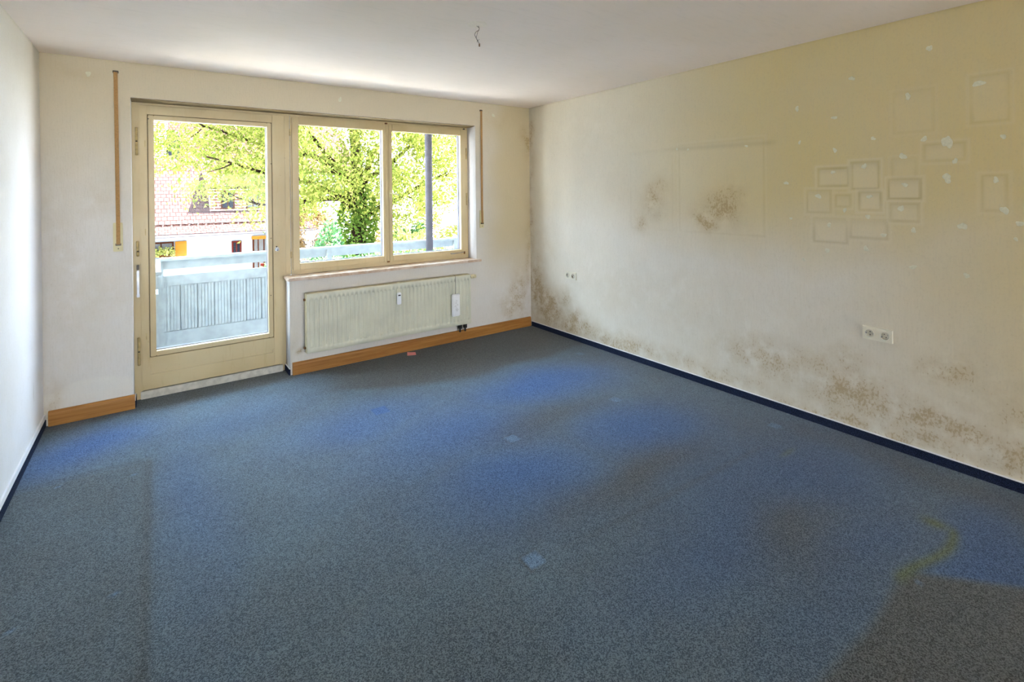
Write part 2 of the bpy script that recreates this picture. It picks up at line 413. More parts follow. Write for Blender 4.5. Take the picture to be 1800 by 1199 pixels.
# ------------------------------------------------------------------ floor
def floor_attrs(x, y):
    wx = x+0.05*wob(x, y, 0.9); wy = y+0.05*wob(y, x, 0.8)
    fb = np.zeros_like(x)
    for cx, cy, sx, sy, a in ((0.23, -0.55, .35, .3, .9), (3.1, -1.45, .7, .34, 1.0), (2.2, -1.75, .6, .45, .75), (2.2, -2.35, .5, .35, .85),
                              (3.15, -2.4, .5, .35, .85), (1.75, -1.25, .5, .3, .6), (3.5, -3.3, .45, .3, .5), (3.35, -4.0, .45, .16, 1.0),
                              (2.6, -3.3, .6, .2, .35), (3.15, -3.7, .3, .12, .4), (0.75, -1.5, .15, .8, .35), (1.0, -.7, .5, .3, .3)):
        fb = np.maximum(fb, G(wx, wy, cx, cy, sx, sy, a))
    br = np.zeros_like(x)
    for cx, cy, sx, sy, a in ((2.75, -1.95, .45, .14, .6), (2.75, -2.75, .6, .13, .75), (2.95, -3.5, .3, .17, .6), (3.95, -1.3, .25, .8, .5),
                              (1.1, -3.3, .6, .9, .3), (0.3, -1.5, .28, .5, .3), (3.75, -2.7, .3, .6, .35), (3.95, -3.6, .15, 1.0, .5)):
        br = np.maximum(br, G(wx, wy, cx, cy, sx, sy, a))
    # shade below the windows, painted brown-grey into the carpet
    edge = -1.02+0.34*(1-sstep(wx, 1.6, 2.6))
    br = np.maximum(br, .85*sstep(wy, edge, edge+0.16)*sstep(wx, 1.5, 1.9))
    br = np.maximum(br, .6*sstep(wy, -.18, -.04)*(1-sstep(wx, 1.5, 1.8)))  # same painted shade along the wall by the door
    # rectangle beyond the edge of a rug, lower right
    rug = sstep(-wy, 3.83, 3.88)*(1-sstep(x-0.9*(-y-3.86), 3.0, 3.08))*sstep(x, 1.9, 2.3)
    br = np.maximum(br, .85*rug)
    fb = fb*(1-rug)
    # paler rectangle edge on the left where a cupboard stood
    left = (1-sstep(x, .57, .60))*sstep(-y, .92, .97)
    br = np.maximum(br, .34*left)
    fb = fb*(1-.7*left)
    ln = G(x, np.zeros_like(x), .575, 0, .022, 1)*sstep(-y, .9, 1.0)*.55
    ln = np.maximum(ln, G(np.zeros_like(x), y, 0, -.93+.02*wob(x, y, 1), 1, .02)*(1-sstep(x, .55, .62))*.35)
    yl = -2.93-.045*(x-2)
    ln = np.maximum(ln, G(np.zeros_like(x), y, 0, yl, 1, .022)*sstep(x, 1.9, 2.3)*(1-sstep(x, 3.3, 3.7))*.4)
    gs = G(np.zeros_like(x), wy, 0, -3.855, 1, .02)*sstep(x, 2.9, 3.0)*(1-sstep(x, 3.45, 3.55))
    gs = np.maximum(gs, G(x, y, 3.48, -3.82, .04, .05)); gs = np.maximum(gs, G(x, y, 3.58, -3.12, .08, .018, .5))
    cp = np.zeros_like(x); dk = ln
    for cx, cy, h, a in ((1.875, -2.905, .036, .9), (2.4, -2.02, .036, .6), (3.34, -2.01, .036, .5), (3.85, -2.91, .036, .4), (3.85, -1.09, .036, .3)):
        d = np.maximum(np.abs(x-cx), np.abs(y-cy)); cp = np.maximum(cp, a*(1-sstep(d, h-.004, h+.006)))
        dk = np.maximum(dk, .7*a*(1-sstep(np.abs(np.maximum(np.abs(x-cx), np.abs(y-cy))-h-.006), .002, .009))*((x < cx-h*.6) | (y > cy+h*.6)))  # edge shade of the square leg dents, painted dark on two sides
    d = np.maximum(np.abs(x-1.89), np.abs(y+1.13)); fb = np.maximum(fb, .9*(1-sstep(d, .05, .065)))
    for cx, cy in ((.47, -2.07), (.18, -2.06), (.5, -1.08), (.18, -.98), (2.99, -3.88)):
        cp = np.maximum(cp, .8*G(x, y, cx+.008, cy-.008, .012, .010)); dk = np.maximum(dk, .8*G(x, y, cx-.008, cy+.012, .016, .008))  # small dents: lit and shaded slopes painted pale and dark
    return {'faded_blue': fb, 'brown': np.clip(br, 0, 1), 'line': np.clip(dk, 0, 1), 'deep_blue': np.clip(np.maximum(.75*G(wx, wy, 3.45, -4.02, .5, .2)*(1-rug), .7*G(wx, wy, 3.3, -3.2, .9, .6))*(1-rug)+.35*G(wx, wy, 2.6, -3.75, .5, .15)*(1-rug), 0, 1), 'green_stain': np.clip(gs*.9, 0, 1), 'clean_lit_patch': np.clip(cp, 0, 1)}
xs = axis(0, W, .013, .478, 1.532); ys = np.concatenate([axis(YB, -5, .25)[:-1], axis(-5, .175, .013, 0.0)])
structure(panel('floor', xs, ys, lambda u, v: (u, v, np.zeros_like(u)),
                lambda u, v: (v < 0) | ((u > .478) & (u < 1.532)), M_carpet,
                [(-.3, W+.3, YB-.3, .36, -.28, -.012)], floor_attrs))
structure(MB().box(0, W, YB, -6.0, -.01, .006).build('floor', M_bounce))  # unseen pale floor, added to bounce light forward

# ------------------------------------------------------------------ ceiling and walls
RCT = [(-3.08, -3.25, 1.55, 1.66, 1), (-3.27, -3.41, 1.53, 1.69, 1), (-3.46, -3.61, 1.47, 1.58, 1), (-3.01, -3.15, 1.38, 1.52, .6), (-3.18, -3.26, 1.42, 1.49, .7),
       (-3.31, -3.42, 1.4, 1.51, 1), (-3.47, -3.6, 1.34, 1.44, .8), (-3.26, -3.45, 1.23, 1.34, .6), (-3.05, -3.24, 1.19, 1.34, .6), (-3.63, -3.8, 1.68, 1.77, .6),
       (-3.48, -3.59, 1.59, 1.7, .4), (-3.49, -3.67, 1.85, 2.08, .25), (-3.83, -3.97, 1.87, 2.11, .4), (-3.87, -3.96, 1.41, 1.59, .5), (-2.02, -2.72, 1.2, 1.9, .35), (-1.5, -1.95, 1.2, 1.88, .2)]
def right_attrs(y, z):
    s = -y; ws = s+.04*wob(s, z, 1.5); wz = z+.04*wob(z, s, 1.7)
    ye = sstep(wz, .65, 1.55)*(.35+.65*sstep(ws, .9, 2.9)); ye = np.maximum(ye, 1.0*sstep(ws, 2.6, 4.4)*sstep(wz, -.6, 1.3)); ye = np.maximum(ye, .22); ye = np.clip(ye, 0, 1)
    m = np.zeros_like(y)
    for cs, cz, ss_, sz, a in ((1.76, 1.46, .13, .14, .62), (1.62, 1.27, .09, .10, .55), (1.85, 1.55, .1, .1, .5), (2.40, 1.40, .17, .13, .8), (2.25, 1.30, .12, .08, .8), (2.5, 1.48, .1, .15, .6),
                               (.12, .45, .16, .35, .9), (.3, .25, .3, .22, .95), (.6, .4, .12, .15, .55), (.75, .15, .35, .13, .8), (1.4, .12, .6, .10, .7), (2.3, .10, .6, .10, .5),
                               (2.75, .33, .4, .16, .6), (3.3, .25, .4, .17, .7), (3.68, .22, .28, .09, .95), (3.3, .07, .8, .08, .7), (3.7, .52, .13, .07, .65), (3.1, .42, .35, .1, .5),
                               (4.0, .18, .3, .12, .7), (4.0, .4, .4, .2, .35), (.02, 1.3, .06, 1.0, .5), (.02, 2.15, .05, .25, .6), (.25, .9, .22, .3, .2), (1.8, .6, 1.6, .35, .15), (4.3, .4, .6, .3, .5)):
        m = np.maximum(m, G(ws, wz, cs, cz, ss_, sz, a))
    m = np.minimum(1.15*m, .82)+.12*G(ws, wz, .9, 2.1, .8, .3)
    dl = np.zeros_like(y); pa = np.zeros_like(y)
    for a, b_, z0, z1, k in RCT:
        a, b_ = -a, -b_
        ins = sstep(s, a, a+.012)*(1-sstep(s, b_-.012, b_))*sstep(z, z0, z0+.012)*(1-sstep(z, z1-.012, z1))
        dx = np.maximum(np.maximum(a-s, s-b_), np.maximum(z0-z, z-z1))
        wd_ = .005+.006*(1+wob(s, z, 2.1))/2
        lnn = np.exp(-(dx/np.maximum(wd_, .003))**2)*(.55+.45*wob(s, z, 3.3))
        top = G(np.zeros_like(s), z, 0, z1-.012, 1, .018)*ins*.6
        dl = np.maximum(dl, k*np.clip(lnn, 0, 1)+top*k*.7); pa = np.maximum(pa, .5*k*ins)
        pa = np.maximum(pa, .5*k*np.exp(-((dx-.016)/.008)**2))
    # soot bar where a shelf rested
    dl = np.maximum(dl, .5*G(np.zeros_like(s), z, 0, 1.885-.02*(s-1.5), 1, .018)*sstep(s, 1.75, 2.1)*(1-sstep(s, 2.75, 2.85)))
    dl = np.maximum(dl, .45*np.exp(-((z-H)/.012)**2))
    pa = np.maximum(pa, .7*(1-sstep(z, .062, .085)))
    for cs, a in ((.68, 1.5), (1.06, .8), (3.9, .8)): pa = np.maximum(pa, .0*s)
    return {'yellowing': ye, 'mould': np.clip(m, 0, 1), 'dust_line': np.clip(dl, 0, 1), 'pale': np.clip(pa, 0, 1)}
ys_ = np.concatenate([axis(YB, -5, .25)[:-1], axis(-5, 0, .0085)]); zs_ = axis(0, H, .0085)
wall_right = structure(panel('wall_right', ys_, zs_, lambda u, v: (np.full_like(u, W), u, v), lambda u, v: u < 9, M_wr,
                [(W+.004, W+.3, YB, 0.36, 0, H)], right_attrs, flip=True))
def far_attrs(x, z):
    wx = x+.04*wob(x, z, 1.5); wz = z+.04*wob(z, x, 1.7)
    ye = .2+.6*sstep(wz, 1.2, 2.4); ye = np.maximum(ye, 1.0*sstep(wx, 3.2, 3.8)*sstep(wz, .2, 1.1))
    m = np.zeros_like(x)
    for cx, cz, sx, sz, a in ((3.95, .4, .16, .3, .8), (3.8, .25, .2, .18, .65), (4.08, .8, .05, .7, .6), (4.08, 2.1, .05, .15, .9), (4.05, 2.2, .06, .1, .6), (3.75, 2.33, .3, .1, .3),
                              (.1, 1.2, .14, .5, .28), (.2, .8, .2, .5, .22), (.15, 2.4, .2, .05, .3), (.03, .15, .05, .2, .5), (.3, 1.5, .1, .15, .3), (1.56, .2, .05, .2, .3), (1.63, .2, .03, .03, .9)):
        m = np.maximum(m, G(wx, wz, cx, cz, sx, sz, a))
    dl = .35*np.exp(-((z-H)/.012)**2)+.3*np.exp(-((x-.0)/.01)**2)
    pa = .8*(1-sstep(wz, .22, .25))*(1-sstep(x, .47, .48))+.5*(1-sstep(z, .20, .21))*sstep(x, 1.532, 1.54)*(1-sstep(x, 1.9, 2.2))
    return {'yellowing': ye, 'mould': np.clip(m, 0, 1), 'dust_line': np.clip(dl, 0, 1), 'pale': np.clip(pa, 0, 1)}
X0, X1, ZT, XP, ZS = .478, 3.387, 2.25, 1.532, .80
xs = axis(0, W, .012, X0, X1, XP); zs = axis(0, H, .012, ZT, ZS)
wall_far = structure(panel('wall_far', xs, zs, lambda u, v: (u, np.zeros_like(u), v),
                lambda u, v: (u < X0) | (u > X1) | (v > ZT) | ((u > XP) & (v < ZS)), M_wf,
                [(-.3, X0, .003, .36, 0, H), (X1, W+.3, .003, .36, 0, H), (X0, X1, .003, .36, ZT, H), (XP, X1, .003, .36, 0, ZS), (X0, XP, .25, .36, -.012, .012)], far_attrs))
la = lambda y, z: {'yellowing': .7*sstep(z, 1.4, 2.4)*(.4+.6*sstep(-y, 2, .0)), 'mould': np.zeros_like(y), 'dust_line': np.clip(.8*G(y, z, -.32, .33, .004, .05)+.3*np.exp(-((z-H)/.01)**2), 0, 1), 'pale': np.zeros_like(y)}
structure(panel('wall_left', axis(YB, 0, .02), axis(0, H, .02), lambda u, v: (np.zeros_like(u), u, v), lambda u, v: u < 9, M_plain,
                [(-.3, -.004, YB, 0.003, 0, H)], la))
bx0, bx1, bz0, bz1 = BW
structure(MB().box(-.3, bx0, YB-.3, YB, 0, H).box(bx1, W+.3, YB-.3, YB, 0, H).box(bx0, bx1, YB-.3, YB, 0, bz0).box(bx0, bx1, YB-.3, YB, bz1, H).build('wall_near', M_plain))
structure(MB().box(-.3, W+.3, YB-.3, .36, H, H+.25).build('ceiling', M_ceil))
structure(MB().box(0, .45, -6.1, -5.9, 0, H).box(3.65, W, -6.1, -5.9, 0, H).box(.45, 3.65, -6.1, -5.9, 2.32, H).build('fill_passage', M_plain))  # unseen passage opening, added to narrow the fill light from behind

# plaster filler dabs over old nail holes: raised blobs on the wall
SP = [(-3.656, 2.306, 1), (-3.275, 2.212, 1), (-2.95, 2.071, 1), (-3.176, 1.982, .9), (-3.557, 2.055, 1.1), (-3.859, 2.073, 1.3), (-3.95, 1.786, .8), (-2.964, 1.843, .7), (-3.177, 1.775, .9), (-3.385, 1.83, .8), (-3.629, 1.804, 1), (-3.729, 1.778, 1.9), (-3.53, 1.714, 1.2), (-3.761, 1.673, .9), (-3.337, 1.666, 1), (-3.164, 1.637, .8), (-3.727, 1.582, 1.5), (-3.921, 1.566, .9), (-2.875, 1.574, .9), (-3.539, 1.549, .9), (-3.077, 1.484, 1.1), (-3.362, 1.481, .9), (-3.519, 1.412, 1.1), (-3.229, 1.396, .8), (-3.952, 1.411, 1.2), (-2.904, 1.333, .6), (-3.354, 1.359, .9), (-3.139, 1.299, .9), (-3.433, 1.252, .9), (-3.577, 1.289, .9), (-3.789, 1.322, 1.3), (-4.008, 1.345, 1), (-3.992, 1.267, .6), (-3.128, 1.134, 1), (-3.342, 1.164, 1), (-2.983, 1.062, .8), (-3.572, 1.078, 1), (-3.804, 1.061, .9), (-1.999, 1.874, .6), (-2.105, 1.862, .6), (-2.595, 1.85, .7), (-1.533, 1.868, .5)]
rnd = random.Random(4)
def dab(mb, cu, cv, r, place):
    n = 18; ph = [rnd.random()*6.28 for _ in range(3)]; sq = .75+.5*rnd.random()
    rings = []
    for rr, h in ((1, 0), (.93, .0012), (.5, .0018)):
        ring = []
        for i in range(n):
            a = 2*math.pi*i/n; k = 1+.2*math.sin(2*a+ph[0])+.13*math.sin(3*a+ph[1])+.08*math.sin(5*a+ph[2])
            ring.append(mb.b.verts.new(place(cu+math.cos(a)*r*rr*k*sq, cv+math.sin(a)*r*rr*k/sq, h)))
        rings.append(ring)
    for a, b_ in zip(rings[:-1], rings[1:]):
        for i in range(n): mb.b.faces.new((a[i], a[(i+1) % n], b_[(i+1) % n], b_[i]))
    mb.b.faces.new(rings[-1])
for (y, z, k) in SP:
    mb = MB(); dab(mb, y, z, .0145*k, lambda a, b_, h: Vector((W-h, a, b_)))
    mb.build('filler_patch', M_filler, wall_right)
for (x, z, k) in ((1.972, 2.384, 1.3), (3.619, 2.377, 1.3), (.248, 2.387, 1.2)):
    mb = MB(); dab(mb, x, z, .014*k, lambda a, b_, h: Vector((a, -h, b_)))
    mb.build('filler_patch', M_filler, wall_far)

# ------------------------------------------------------------------ baseboards
def profile_board(name, x0, x1, h, mat):
    mb = MB(); pr = [(0, 0), (-.022, 0), (-.022, h-.022), (-.019, h-.008), (-.012, h), (0, h)]
    mb.poly([(x0, y, z) for y, z in pr], (x1-x0, 0, 0)); return structure(mb.build(name, mat))
profile_board('baseboard_far', .024, .485, .099, M_wood)
profile_board('baseboard_far', 1.546, 4.095, .104, M_wood)
def strip(name, x0, x1, y0, y1, cx0, cx1, h=.05, lip=.006):
    o = structure(MB().box(x0, x1, y0, y1, 0, h, .002).build(name, M_strip))
    MB().box(cx0, cx1, y0, y1, h, h+lip, .001).build('top_lip', M_whitepaint, o)
    return o
strip('baseboard_right', W-.013, W, YB, -.024, W-.008, W)
strip('baseboard_left', 0, .013, YB, -.002, 0, .009, .046, .034)
strip('trim_1', XP-.013, XP, .0, RD, XP-.010, XP, .05)
strip('trim_2', X0, X0+.013, .0, RD, X0, X0+.010, .05)

M_soffitshade = simple('painted_soffit_shade', (150, 128, 88), 0.6, var=0.15)
structure(MB().box(X0, X1, .012, RD+.01, ZT-.007, ZT, .001).build('soffit_shade_strip', M_soffitshade))  # brown strip that paints the shade under the head of the opening
# ------------------------------------------------------------------ balcony door
door = empty('door_1', (X0, RD, 0)); structure(door)
mb = MB()
mb.box(X0, .53, RD, .25, 0, ZT, .002); mb.box(.53, 1.475, RD, .25, 2.212, ZT, .002)
mb.box(X0+.0, .525, RD-.012, RD, .0, ZT-.012, .003); mb.box(.525, 1.478, RD-.012, RD, 2.226, ZT-.012, .003)
mb.build('door_frame', M_cream, door)
th = MB(); th.box(.514, 1.502, .145, .25, .0, .058, .003); th.build('threshold', M_whitewood, door)
leaf = MB()
LX0, LX1, LZ0, LZ1, LY = .523, 1.489, .066, 2.219, .148
GX0, GX1, GZ0, GZ1 = .613, 1.396, .346, 2.115
leaf.box(LX0, .572, LY, .196, LZ0, LZ1, .003); leaf.box(1.434, LX1, LY, .196, LZ0, LZ1, .003)
leaf.box(.572, 1.434, LY, .196, 2.154, LZ1, .002)
leaf.box(.572, 1.434, LY, .196, .204, .306, .002); leaf.box(.572, 1.434, LY, .196, LZ0, .178, .002)
leaf.box(.572, .582, LY, .196, .178, .204); leaf.box(1.420, 1.434, LY, .196, .178, .204)
lf = leaf.build('door_leaf', M_cream, door)
MB().box(.58, 1.422, LY+.006, .19, .176, .206).build('groove_panel', M_cream, door)
MB().frame(.5735, 1.4325, .3075, 2.1525, .003, .003, .003, .003, LY+.0025, .19, 0).build('bead_gap', M_groove, door)
MB().frame(.577, 1.429, .311, 2.149, .036, .033, .035, .034, LY+.001, .195, .003).build('glazing_bead', M_cream, door)
MB().frame(LX0, LX1, LZ0, LZ1, GX0-LX0-.004, LX1-GX1+.002, GZ0-LZ0+.004, LZ1-GZ1-.004, .197, .240, .003).build('outer_frame', M_outer, door)
MB().box(GX0-.01, GX1+.01, .186, .190, GZ0-.01, GZ1+.01).build('pane', M_glass, door)
for z0, z1 in ((1.845, 2.046), (1.085, 1.191), (.264, .464)):
    mb = MB(); xh = .507; zm = (z0+z1)/2 if z0 != 1.085 else 1.12
    mb.cyl((xh, .146, z0), (xh, .146, zm-.004), .0085); mb.cyl((xh, .146, zm+.004), (xh, .146, z1), .0085)
    mb.dome((xh, .146, z1), .0085, .0085, .006); mb.dome((xh, .146, z0), .0085, .0085, .006)
    h_ = mb.build('hinge', M_hinge, door)
    MB().cyl((xh, .146, zm-.004), (xh, .146, zm+.004), .0065).build('hinge_pin', M_darksteel, h_)
mb = MB(); mb.box(.499, .514, .138, .158, .774, .975, .003); mb.box(.497, .516, .134, .158, .774, .80, .003)
bl = mb.build('night_bolt', M_steel, door)
MB().box(.498, .515, .139, .157, .978, 1.016, .002).build('bolt_keeper', M_darksteel, bl)
mb = MB(); mb.cyl((1.464, .149, 1.063), (1.464, .139, 1.063), .017); mb.cyl((1.464, .141, 1.063), (1.464, .118, 1.063), .009); mb.dome((1.464, .116, 1.063), .012, .010, .012)
kb = mb.build('handle_spindle', M_steel, door)
MB().cyl((1.461, .149, 1.085), (1.461, .144, 1.085), .006).build('lock_hole', M_dark, door)
for x, z in ((1.425, 1.80), (1.418, 1.16), (1.412, .67), (.58, 2.12)):
    MB().cyl((x, .1495, z), (x, .1475, z), .004, seg=10).build('screw', M_darksteel, door)
for x, z in ((.558, 1.93), (.555, 1.26), (.553, .47)):
    MB().box(x-.003, x+.003, .1465, .15, z-.025, z+.025, .001).build('cover_cap', M_hinge, door)
adopt(door)

# ------------------------------------------------------------------ window
win = empty('window_1', (XP, RD, ZS)); structure(win)
mb = MB()
mb.box(1.475, 1.535, RD-.004, .25, .0, ZT, .003); mb.box(1.535, 1.578, RD-.004, .25, .826, ZT, .003)
mb.box(1.584, 1.60, RD-.002, .25, .826, ZT, .002)
mb.box(3.352, X1, RD, .25, .826, ZT, .002); mb.box(1.60, 3.352, RD, .25, 2.212, ZT, .002)
mb.box(1.478, 3.375, RD-.012, RD, 2.228, ZT-.01, .003); mb.box(1.60, 3.352, RD-.006, .25, .826, .868, .003)
mb.build('window_frame', M_cream, win)
MB().box(1.576, 1.586, RD+.006, .24, .83, 2.24).build('frame_groove', M_whitewood, win)
def sash(x0, x1, gx0, gx1, name):
    g0, g1 = .922, 2.153; z0, z1 = .867, 2.215
    fr = MB().frame(x0, x1, z0, z1, gx0-x0, x1-gx1, g0-z0, z1-g1, .150, .194, .004).build(name, M_cream, win)
    MB().frame(x0, x1, z0, z1, gx0-x0-.004, x1-gx1+.002, g0-z0+.004, z1-g1-.004, .1945, .240, .003).build('outer_frame', M_outer, fr)
    MB().box(gx0-.01, gx1+.01, .186, .190, g0-.01, g1+.01).build('pane', M_glass, fr)
    return fr
s1 = sash(1.594, 2.4545, 1.650, 2.422, 'sash'); s2 = sash(2.4555, 3.352, 2.516, 3.290, 'sash')
mb = MB(); mb.box(2.449, 2.470, .140, .152, .872, 2.21, .004); mb.box(2.476, 2.510, .138, .152, .872, 2.21, .006)
mb.build('meeting_strip', M_cream, s2)
mb = MB(); mb.box(2.474, 2.498, .130, .139, 1.495, 1.565, .004); mb.cyl((2.486, .134, 1.535), (2.486, .112, 1.535), .008)
mb.tube([(2.486, .114, 1.535), (2.50, .106, 1.533), (2.53, .104, 1.526), (2.565, .104, 1.520)], .0065, r1=.005)
mb.build('window_handle', M_ivory, s2)
mb = MB(); mb.tube([(3.325, .146, .893), (3.26, .140, .890), (3.20, .138, .888)], .004); mb.box(3.15, 3.205, .132, .144, .882, .893, .003)
mb.build('opening_lever', M_steel, s2)
mb = MB(); mb.box(3.316, 3.330, .139, .151, .872, .90, .002); mb.build('lever_bracket', M_brass, s2)
for z0, z1 in ((1.90, 2.02), (1.40, 1.53)):
    mb = MB(); mb.cyl((3.360, .150, z0), (3.360, .150, z1), .007); mb.build('hinge', M_hinge, win)
for z in (2.08, 1.003): MB().box(1.577, 1.588, .158, .168, z-.03, z+.03, .002).build('latch', M_hinge, win)
for x, z in ((2.46, 2.222), (2.47, .862)): MB().box(x-.012, x+.012, .150, .166, z-.006, z+.008, .002).build('catch', M_brass, win)
MB().box(3.33, 3.352, .158, .170, 2.222, 2.236, .002).build('catch', M_dark, win)
mb = MB(); mb.box(1.515, 3.43, -.036, 0, .800, .825, .004); mb.box(1.515, X1, -.01, RD+.01, .800, .825, .002)
mb.build('window_sill', M_sill, win)
adopt(win)

w2 = structure(MB().frame(bx0, bx1, bz0, bz1, .06, .06, .06, .06, YB-.2, YB-.14, .004).box((bx0+bx1)/2-.03, (bx0+bx1)/2+.03, YB-.19, YB-.15, bz0, bz1).build('fill_window', M_cream))  # added for fill light, out of view
MB().box(bx0+.02, bx1-.02, YB-.172, YB-.168, bz0+.02, bz1-.02).build('pane', M_glass, w2)

# ------------------------------------------------------------------ radiator
rad = empty('radiator', (2.447, -.065, .18))
tag(rad, 'cream ribbed panel radiator mounted on the wall under the window sill', 'radiator')
RX0, RX1, RZ0, RZ1, RY = 1.645, 3.25, .183, .687, -.102
npitch = 41; p_ = (RX1-RX0-.03)/npitch; cols = [(RX0, 0)]
for k in range(npitch):
    b0 = RX0+.015+k*p_
    cols += [(b0+p_*f, d) for f, d in ((0, 0), (.22, 0), (.36, .9), (.42, 1), (.72, 1), (.78, .9), (.92, 0))]
cols += [(RX1-.015, 0), (RX1, 0)]
rows = [(RZ0, -1), (RZ0+.004, 0), (RZ0+.040, 0), (RZ0+.046, .25), (RZ0+.058, 1), (RZ1-.062, 1), (RZ1-.054, .8), (RZ1-.050, 0), (RZ1-.004, 0), (RZ1, -1)]
V = []; F = []
for x, d in cols:
    for z, k in rows: V.append((x, RY+(.015*d*k if k >= 0 else .004), z))
nr = len(rows)
for i in range(len(cols)-1):
    for j in range(nr-1): a = i*nr+j; F.append((a, a+nr, a+nr+1, a+1))
npmesh('front_panel', V, F, M_rad, rad)
mb = MB(); mb.box(RX0+.004, RX1-.004, -.090, -.030, RZ0+.004, RZ1-.008); mb.build('radiator_body', M_rad, rad)
mb = MB(); mb.box(RX0, RX1, RY+.004, -.028, RZ1-.004, RZ1+.003, .001)
for k in range(54):
    x = RX0+.03+k*.029; mb.box(x, x+.02, RY+.02, -.04, RZ1+.003, RZ1+.0045)
mb.build('top_grille', M_radside, rad)
for x in (RX0-.002, RX1): MB().box(x, x+.002, RY+.003, -.028, RZ0, RZ1, .0005).build('side_panel', M_radside, rad)
for z in (.635, .225):
    mb = MB(); mb.cyl((RX0-.002, -.055, z), (RX0-.016, -.055, z), .011, seg=6); mb.build('end_plug', M_brass, rad)
mb = MB(); mb.box(2.440, 2.480, RY-.026, RY-.002, .492, .603, .005); mt = mb.build('heat_meter', M_meter, rad)
MB().box(2.448, 2.472, RY-.0275, RY-.025, .573, .584, .0005).build('display', M_dark, mt)
mb = MB(); mb.box(2.443, 2.462, RY-.004, RY, .603, .640, .001); mb.build('meter_plate', M_rad, mt)
mb = MB(); mb.cyl((RX1+.001, -.055, .657), (RX1+.022, -.055, .657), .018); mb.build('valve_collar', M_dark, rad)
mb = MB(); mb.cyl((RX1+.020, -.055, .657), (RX1+.045, -.055, .657), .0175, .021); mb.cyl((RX1+.045, -.055, .657), (RX1+.085, -.055, .657), .021, .019); mb.dome((RX1+.085, -.055, .657), .006, .019, .019)
mb.build('thermostat', M_thermo, rad)
MB().tube([(RX1+.012, -.04, .65), (RX1+.014, -.03, .5), (RX1+.014, -.03, .2), (RX1+.004, -.04, .17)], .005).build('riser_pipe', M_radside, rad)
for x in (3.145, 3.205):
    mb = MB(); mb.box(x-.014, x+.014, -.075, -.035, .135, .184, .003); mb.cyl((x, -.055, .10), (x, -.055, .14), .009); mb.cyl((x, -.08, .155), (x, -.07, .155), .010, seg=6)
    mb.build('pipe_valve', M_dark, rad)
adopt(rad)

hum = empty('humidifier', (3.067, RY-.02, .285))
tag(hum, 'white hanging humidifier container hooked by a thin cord over the radiator', 'humidifier')
mb = MB(); mb.box(3.017, 3.107, RY-.030, RY-.003, .288, .512, .008, 3); cont = mb.build('container', M_ceramic, hum)
mb = MB()
for i, (x, z) in enumerate(((3.066, .445), (3.058, .425), (3.074, .405), (3.052, .392), (3.065, .372), (3.078, .358), (3.07, .345), (3.060, .358))):
    mb.tube([(x-.008, RY-.0305, z-.004), (x, RY-.0305, z+.006), (x+.009, RY-.0305, z-.002), (x+.002, RY-.0305, z-.009)], .0012, seg=5)
mb.build('flower_print', M_print, cont)
mb = MB(); mb.tube([(3.060, RY-.014, .508), (3.061, RY-.012, .54), (3.066, RY-.006, .62), (3.067, RY-.006, .685), (3.067, RY+.002, .696), (3.067, RY+.03, .697), (3.067, RY+.045, .694)], .0016, seg=6)
mb.build('cord', M_dark, hum)
adopt(hum)

# ------------------------------------------------------------------ shutter straps
def belt(xc, zt, xp0, xp1, zp0, zp1, lean, label):
    o = empty('shutter_strap', (xc, 0, zp0)); tag(o, label, 'shutter strap', 'roller shutter straps beside the windows')
    mb = MB(); mb.box(xc-.017+lean, xc+.017+lean, -.006, -.0, zt-.006, zt+.012, .002); mb.build('slot', M_darksteel, o)
    mb = MB(); w_ = .0115
    path = [(xc+lean, -.010, zt), (xc+lean*.7, -.012, zt-.25), (xc, -.012, zp1), (xc, -.016, zp0+.05)]
    for a, b_ in zip(path[:-1], path[1:]):
        vs = []
        for q in (a, b_):
            for dx, dy in ((-w_, 0), (w_, 0), (w_, .002), (-w_, .002)): vs.append(mb.b.verts.new((q[0]+dx, q[1]+dy, q[2])))
        for f in ((0, 1, 5, 4), (1, 2, 6, 5), (2, 3, 7, 6), (3, 0, 4, 7), (3, 2, 1, 0), (4, 5, 6, 7)): mb.b.faces.new([vs[i] for i in f])
    mb.build('strap', M_strap, o)
    pl_ = MB().box(xp0, xp1, -.008, 0, zp0, zp1, .003).build('cover_plate', M_ivory, o)
    mb = MB(); mb.box(xc-.015, xc+.015, -.017, -.007, zp0+.042, zp0+.050, .001); mb.box(xc-.016, xc-.012, -.016, -.007, zp0+.042, zp0+.058, .001); mb.box(xc+.012, xc+.016, -.016, -.007, zp0+.042, zp0+.058, .001)
    mb.build('strap_guide', M_darksteel, pl_)
    MB().cyl((xc, -.0075, zp0+.02), (xc, -.010, zp0+.02), .004, seg=10).build('screw', M_darksteel, pl_)
    adopt(o)
belt(.401, 2.418, .372, .427, 1.14, 1.345, -.004, 'tan roller shutter strap with ivory plate left of the balcony door')
belt(3.456, 2.412, 3.428, 3.480, 1.155, 1.345, .004, 'tan roller shutter strap right of the window near the room corner')

